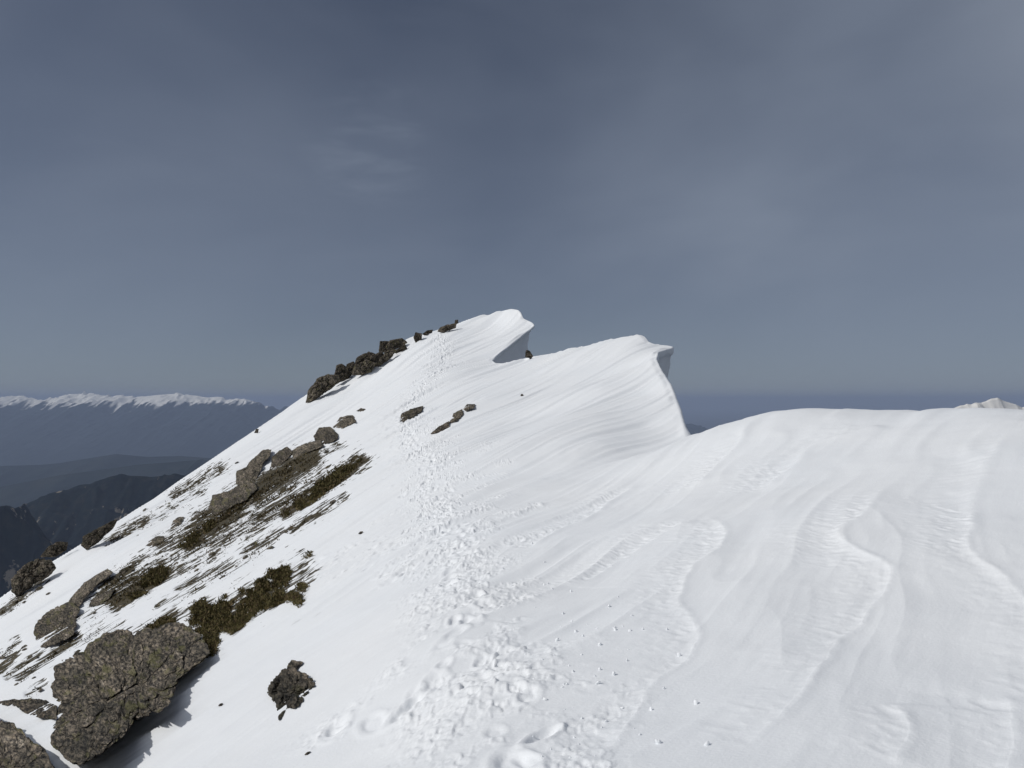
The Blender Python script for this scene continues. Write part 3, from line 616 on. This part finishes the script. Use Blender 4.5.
shrub('dwarf_pine_shrub', [(285, 513), (300, 497), (318, 483), (338, 468), (362, 457), (354, 468), (335, 485), (312, 503), (294, 512)], 'highest brown-olive shrub strip, below the rock spine', 1500, .06, 9, SH)
shrub('dwarf_pine_shrub', [(146, 632), (156, 621), (168, 617), (176, 619), (170, 628), (155, 634)], 'small dark shrub on top of the largest boulder', 700, .2, 12, SH)
shrub('dwarf_pine_shrub', [(180, 545), (195, 530), (212, 518), (216, 524), (200, 538), (186, 547)], 'dark shrub strip at the lower end of the rock spine', 500, .06, 13, SH)
shrub('dwarf_pine_shrub', [(303, 556), (306, 550), (312, 550), (314, 554), (309, 557)], 'tiny shrub sprig right above the largest dwarf pine clump', 60, .2, 14, SH)

mark('loose snow')
# ------------------------------------------------------------------ loose snow chunks right of the trail
CHK = [(696, 704, 5), (658, 743, 6), (707, 745, 5), (651, 710, 4), (664, 689, 3), (679, 656, 4), (614, 675, 4.5), (630, 631, 3), (615, 630, 4), (609, 607, 3.2), (667, 630, 2.5), (627, 661, 2.5), (622, 708, 3),
       (563, 614, 3), (571, 592, 3), (548, 584, 2.6), (557, 641, 4.4), (532, 544, 2.5), (600, 645, 4), (600, 670, 3.5), (598, 684, 4.5), (573, 672, 3), (503, 569, 2.2), (544, 585, 2.4), (583, 637, 3), (576, 632, 3.4), (545, 700, 4), (552, 589, 2.2), (640, 735, 3), (606, 722, 3)]
vr, fr = ico(3)
protos = []
for k in range(4):
    q = vr*(1, .85, .7); q = q + q*(.28*fbm3(*(q*1.6+k*9).T, 3, k))[:, None]
    me_o = mesh_obj('snow_chunk', q, fr, M_SNOW); protos.append(me_o)
rgc = np.random.default_rng(4)
lst = [(x, y, s) for x, y, s in CHK]
while len(lst) < 75:
    x, y = rgc.uniform(500, 690), rgc.uniform(545, 765)
    if abs((x-540)-(y-545)*.35) < 75: lst.append((x, y, rgc.uniform(1.0, 2.4)))
for k, (x, y, s) in enumerate(lst):
    h = hit(x, y); r = s*.5/F*h[1]
    c = protos[k] if k < 4 else protos[k % 4].copy()
    if k >= 4: C.objects.link(c)
    i = min(np.searchsorted(rows, h[1]), NR-1); j = min(np.searchsorted(PX[i], x), NC-1)
    c.location = (h[0], h[1], Z[i, j]+r*.45); c.scale = (r*rgc.uniform(.9, 1.3), r, r*rgc.uniform(.8, 1.1)); c.rotation_euler = tuple(rgc.uniform(0, 6.28, 3))
    tag(c, 'small white snow chunk lying loose on the snow right of the trail', 'snow chunk', 'loose snow chunks right of the trail')

mark('far country')
# ------------------------------------------------------------------ far country
def terrain(name, label, D0, crest, foot, back, seed, mat, spur, x0, x1, nu=500, nv=90, zb=-2000, snow=None, fine=1.0, drop=1.3, jag=0.0):
    """a long hill range: crest (column,row) seen at depth D0, front foot at D0-foot, back foot at D0+back; erosion spurs run down both sides"""
    u = np.linspace(x0, x1, nu); cpx = [c[0] for c in crest]; cz = np.interp(u, cpx, [(HY-c[1])/F*D0 for c in crest])
    Xc = (u-CX)/F*D0
    t = np.concatenate([-(1-np.linspace(0, 1, nv)**.8)[:-1]*1.0, np.linspace(0, 1, nv//2)**1.2]); t = np.sort(t)
    T, XX = np.meshgrid(t, Xc, indexing='ij'); CZ_ = np.repeat(cz[None], len(t), 0)
    off = np.where(T < 0, T*foot, T*back); a = np.abs(T)
    w = (x1-x0)/F*D0
    prof = np.power(1-a, drop)
    wl = spur
    wob = .18*fbm2(XX/wl*.8, off/wl*.5, 2, seed+3)
    s1 = rid(vn2(XX/wl+wob, off/wl*.22+3, seed)) + .55*rid(vn2(XX/wl*2.2+wob*2, off/wl*.5, seed+1)) + .3*rid(vn2(XX/wl*4.7+wob*3, off/wl*1.3, seed+2)) + .18*rid(vn2(XX/wl*10+wob*4, off/wl*3, seed+4))
    ampm = np.sin(np.pi*np.clip(a, 0, 1)**.55)*.16*(CZ_-zb)*fine
    ZZ = zb+(CZ_-zb)*prof + (s1-.9)*ampm*.55
    ZZ = ZZ + jag*(rid(vn2(XX/wl*3.3, off/wl*3.3, seed+7))+.6*rid(vn2(XX/wl*8, off/wl*8, seed+8)))*(1-a)**3
    ZZ = np.maximum(ZZ, zb-30)
    YY = D0+off
    o = mesh_obj(name, np.stack([XX, YY, ZZ], 2).reshape(-1, 3), grid_faces(*XX.shape), mat)
    if snow:
        line, span = snow
        gul = -(rid(vn2(XX/wl*2.2+wob*2, off/wl*.5, seed+1))*.5+rid(vn2(XX/wl*4.7+wob*3, off/wl*1.3, seed+2))*.35+rid(vn2(XX/wl*10+wob*4, off/wl*3, seed+4))*.4) + .5*fbm2(XX/wl*6, off/wl*1.2, 3, seed+9)
        gul = gul + .9*vn2(XX/wl*19+wob*4, off/wl*1.1, seed+12) + .6*vn2(XX/wl*9, off/wl*.8, seed+13)
        sv = sm(-.25, .25, (ZZ-line)/span + gul*(.95 if jag < 40 else .6))
        at = o.data.attributes.new('snow', 'FLOAT', 'POINT'); at.data.foreach_set('value', sv.ravel().astype(np.float32))
    return tag(o, label, kind='structure')
M_FAR = mat_hill('forest_far', (.010, .016, .020), (.018, .026, .028), (.03, .036, .034), (.12, .11, .09), .0009, .70)
M_MID = mat_hill('forest_mid', (.004, .007, .010), (.008, .013, .016), (.022, .022, .02), (.22, .19, .15), .022, .62)
M_R1 = mat_range('snowy_range', -250, 300, (.03, .04, .05), (.95, .93, .88))
M_R2 = mat_range('near_peak', -60, 60, (.18, .165, .15), (.80, .78, .74))
terrain('snowy_mountain_range', 'long snow-capped mountain range on the left horizon', 30000,
        [(-900, 400), (-500, 396), (-250, 401), (-60, 397), (0, 399), (8, 396), (20, 394.5), (34, 398), (48, 399), (62, 397), (75, 394.5), (85, 393), (98, 394), (108, 396.5), (118, 395.5), (126, 396), (135, 398), (145, 397), (155, 397), (165, 395.5), (180, 393.8), (192, 395.5), (205, 397.5), (218, 399), (235, 399.2), (250, 400), (258, 403), (272, 407), (280, 409), (288, 407.5), (298, 406), (330, 412), (430, 420), (800, 428)],
        9000, 9000, 5, M_R1, 1500, -900, 700, nu=1600, nv=170, snow=(-190, 260), jag=60, fine=.55)
terrain('forest_hills', 'hazy blue wooded hills in front of the snowy range', 15500, [(-900, 480), (-300, 468), (0, 466), (40, 465), (60, 463), (97, 457), (116, 454), (148, 457), (180, 456), (206, 458), (260, 465), (500, 500), (900, 520)], 3500, 5000, 15, M_FAR, 1300, -900, 900, drop=1.1)
terrain('forest_hills', 'darker blue wooded hills in the middle distance', 11500, [(-900, 500), (-200, 494), (0, 487), (30, 481), (60, 475), (100, 470), (135, 465), (200, 460), (240, 459), (300, 470), (600, 520)], 3000, 4000, 25, M_FAR, 900, -900, 600, drop=1.1)
terrain('forest_hills', 'dark wooded hill with pale clearings behind the left slope', 5200, [(-900, 560), (-200, 520), (-60, 505), (0, 506), (16, 507), (41, 497), (62, 491), (84, 485), (100, 479), (118, 476), (131, 474.5), (150, 475), (175, 473), (190, 476), (240, 492), (400, 560), (600, 640)], 1700, 2500, 35, M_MID, 420, -900, 600, nu=700, nv=140, drop=.95, fine=1.3, jag=10)
terrain('forest_hills', 'darkest wooded spur at the left edge below the clearings', 3300, [(-900, 620), (-300, 500), (-100, 490), (0, 507), (18, 517), (40, 535), (62, 552), (110, 600), (300, 760), (500, 900)], 900, 1800, 45, M_MID, 260, -900, 500, nu=600, nv=120, drop=.85, fine=1.2, jag=8)
terrain('snowy_peak', 'sunlit white rocky mountain peak behind the right end of the snow dome', 7000, [(900, 425), (940, 414), (962, 408), (970, 405.5), (976, 403.2), (981, 405.2), (986, 404), (991, 401.8), (997, 401), (1003, 401.2), (1010, 401.6), (1016, 402.4), (1022, 405), (1030, 402), (1060, 398), (1150, 404), (1400, 420)], 2200, 2500, 57, M_R2, 760, 880, 1400, nu=1100, nv=160, snow=(-500, 450), jag=20, fine=.5)
# valley floor, one sheet to the horizon
gx = np.sinh(np.linspace(-4.6, 4.6, 60))/np.sinh(4.6)*145000
XX, YY = np.meshgrid(gx, gx, indexing='ij')
M_FLOOR = mat_hill('valley_floor', (.02, .028, .022), (.035, .042, .032), (.06, .06, .05), (.12, .12, .11), .0004, .62)
tag(mesh_obj('valley_floor', np.stack([XX, YY, np.full(XX.shape, -2004.0)], 2).reshape(-1, 3), grid_faces(60, 60)[:, ::-1], M_FLOOR), 'dark hazy valley floor reaching to the horizon', kind='structure')

mark('haze')
# ------------------------------------------------------------------ haze
hx, z0, z1 = 150000.0, -2007.0, 420.0
hv = [(x, y, z) for z in (z0, z1) for y in (-hx, hx) for x in (-hx, hx)]
hf = [(0, 2, 3, 1), (4, 5, 7, 6), (0, 1, 5, 4), (2, 6, 7, 3), (0, 4, 6, 2), (1, 3, 7, 5)]
mh = bpy.data.materials.new('haze'); mh.use_nodes = True; nt = mh.node_tree; nt.nodes.remove(nt.nodes['Principled BSDF'])
pv = nt.nodes.new('ShaderNodeVolumePrincipled'); pv.inputs['Color'].default_value = (.45, .54, .735, 1); pv.inputs['Density'].default_value = 3.0e-5
nt.links.new(pv.outputs[0], nt.nodes['Material Output'].inputs['Volume'])
tag(mesh_obj('haze', hv, hf, mh, smooth=False), 'blue haze filling the air over the valleys', kind='stuff')

# ------------------------------------------------------------------ sky, sun, camera
w = bpy.data.worlds.new('World'); bpy.context.scene.world = w; w.use_nodes = True; nt = w.node_tree; L = nt.links.new
bg = nt.nodes['Background']; bg.inputs[1].default_value = .05
sky = nt.nodes.new('ShaderNodeTexSky'); sky.sky_type = 'NISHITA'; sky.sun_disc = False; sky.sun_elevation = R(SUN_EL); sky.sun_rotation = R(SUN_AZ); sky.altitude = 2800; sky.air_density = 1.0; sky.dust_density = .3; sky.ozone_density = 1.5
tc = nt.nodes.new('ShaderNodeTexCoord')
# thin high cirrus veil
def cloud(rot, scale, sc, det, lo, hi, dist=0.0):
    mp = nt.nodes.new('ShaderNodeMapping'); mp.inputs['Rotation'].default_value = rot; mp.inputs['Scale'].default_value = scale; L(tc.outputs['Generated'], mp.inputs[0])
    nz = nt.nodes.new('ShaderNodeTexNoise'); nz.inputs['Scale'].default_value = sc; nz.inputs['Detail'].default_value = det; nz.inputs['Roughness'].default_value = .55; nz.inputs['Distortion'].default_value = dist; L(mp.outputs[0], nz.inputs['Vector'])
    mr = nt.nodes.new('ShaderNodeMapRange'); mr.interpolation_type = 'SMOOTHSTEP'; mr.inputs[1].default_value = lo; mr.inputs[2].default_value = hi; L(nz.outputs['Fac'], mr.inputs[0]); return mr.outputs[0]
c1 = cloud((0, R(28), 0), (1.0, 1.0, 1.9), 1.3, 4, .25, .8, .3)
c2 = cloud((0, R(22), R(20)), (1.0, 1.2, 4.0), 2.4, 7, .45, .85, .6)
ad = nt.nodes.new('ShaderNodeMath'); ad.operation = 'MULTIPLY_ADD'; L(c2, ad.inputs[0]); ad.inputs[1].default_value = .35; L(c1, ad.inputs[2])
def M(op, a, b_=0.0, c=0.0, clamp=False):
    n_ = nt.nodes.new('ShaderNodeMath'); n_.operation = op; n_.use_clamp = clamp
    for k_, v_ in enumerate((a, b_, c)):
        if isinstance(v_, (int, float)): n_.inputs[k_].default_value = v_
        else: L(v_, n_.inputs[k_])
    return n_.outputs[0]
def lobe(d, lo, hi):
    v = Vector(d).normalized(); dp = nt.nodes.new('ShaderNodeVectorMath'); dp.operation = 'DOT_PRODUCT'; L(tc.outputs['Generated'], dp.inputs[0]); dp.inputs[1].default_value = v
    mr = nt.nodes.new('ShaderNodeMapRange'); mr.interpolation_type = 'SMOOTHSTEP'; mr.inputs[1].default_value = lo; mr.inputs[2].default_value = hi; L(dp.outputs['Value'], mr.inputs[0]); return mr.outputs[0]
sx = nt.nodes.new('ShaderNodeSeparateXYZ'); L(tc.outputs['Generated'], sx.inputs[0])
low = M('SUBTRACT', 1.0, M('MULTIPLY', sx.outputs['Z'], 2.6, clamp=True), clamp=True)
veil = M('MULTIPLY', ad.outputs[0], .30)
veil = M('MULTIPLY_ADD', low, .22, veil)
veil = M('MULTIPLY_ADD', M('MULTIPLY', lobe((.60, .85, .20), .80, 1.0), M('MULTIPLY_ADD', c1, .5, .7)), .42, veil)
veil = M('MULTIPLY_ADD', lobe((-.62, .80, .10), .78, 1.0), .16, veil)
c3 = cloud((0, R(-35), 0), (1.6, 1.0, 5.0), 7.0, 7, .40, .95, .3)
veil = M('MULTIPLY_ADD', M('MULTIPLY', lobe((-.185, 1.0, .335), .9955, .9999), c3), .30, veil)
veil = M('MULTIPLY_ADD', M('MULTIPLY', lobe((-.09, 1.0, .22), .9997, 1.0), c3), .3, veil, clamp=True)
hs = nt.nodes.new('ShaderNodeHueSaturation'); hs.inputs['Hue'].default_value = .508; hs.inputs['Saturation'].default_value = .92; hs.inputs['Value'].default_value = .66; L(sky.outputs[0], hs.inputs['Color'])
col = mixc(nt, veil, hs.outputs[0], (4.5, 5.3, 6.7))
col = mixc(nt, M('MULTIPLY', lobe((1.0, .12, .45),   .60, 1.0), .75), col, (8.6, 9.2, 10.2))  # brighter sky added off to the right to lighten the shaded cornice faces
# added bright sky lobe around the sun, outside the view, lifts shaded faces
fill_glow = M('MULTIPLY', lobe((math.sin(R(SUN_AZ))*math.cos(R(SUN_EL)), math.cos(R(SUN_AZ))*math.cos(R(SUN_EL)), math.sin(R(SUN_EL))), .42, 1.0), .95)
L(mixc(nt, fill_glow, col, (11.0, 11.6, 12.6)), bg.inputs[0])
sl = bpy.data.lights.new('sun', 'SUN'); sl.energy = 2.2; sl.angle = R(1.5); sl.color = (1, .975, .93)
so = bpy.data.objects.new('sun', sl); C.objects.link(so)
dv = Vector((math.sin(R(SUN_AZ))*math.cos(R(SUN_EL)), math.cos(R(SUN_AZ))*math.cos(R(SUN_EL)), math.sin(R(SUN_EL))))
so.rotation_euler = dv.to_track_quat('Z', 'Y').to_euler()
cam = bpy.data.cameras.new('camera'); cam.sensor_width = 36; cam.lens = F/1024*36; cam.shift_y = 16/1024; cam.clip_start = .1; cam.clip_end = 400000
co = bpy.data.objects.new('camera', cam); co.location = (0, 0, 0); co.rotation_euler = (R(90), 0, 0); C.objects.link(co)
s = bpy.context.scene; s.camera = co
s.view_settings.view_transform = 'Standard'; s.view_settings.look = 'None'; s.view_settings.exposure = 0; s.view_settings.gamma = 1
s.cycles.max_bounces = 6; s.cycles.diffuse_bounces = 5; s.cycles.volume_bounces = 1; s.cycles.use_denoising = True
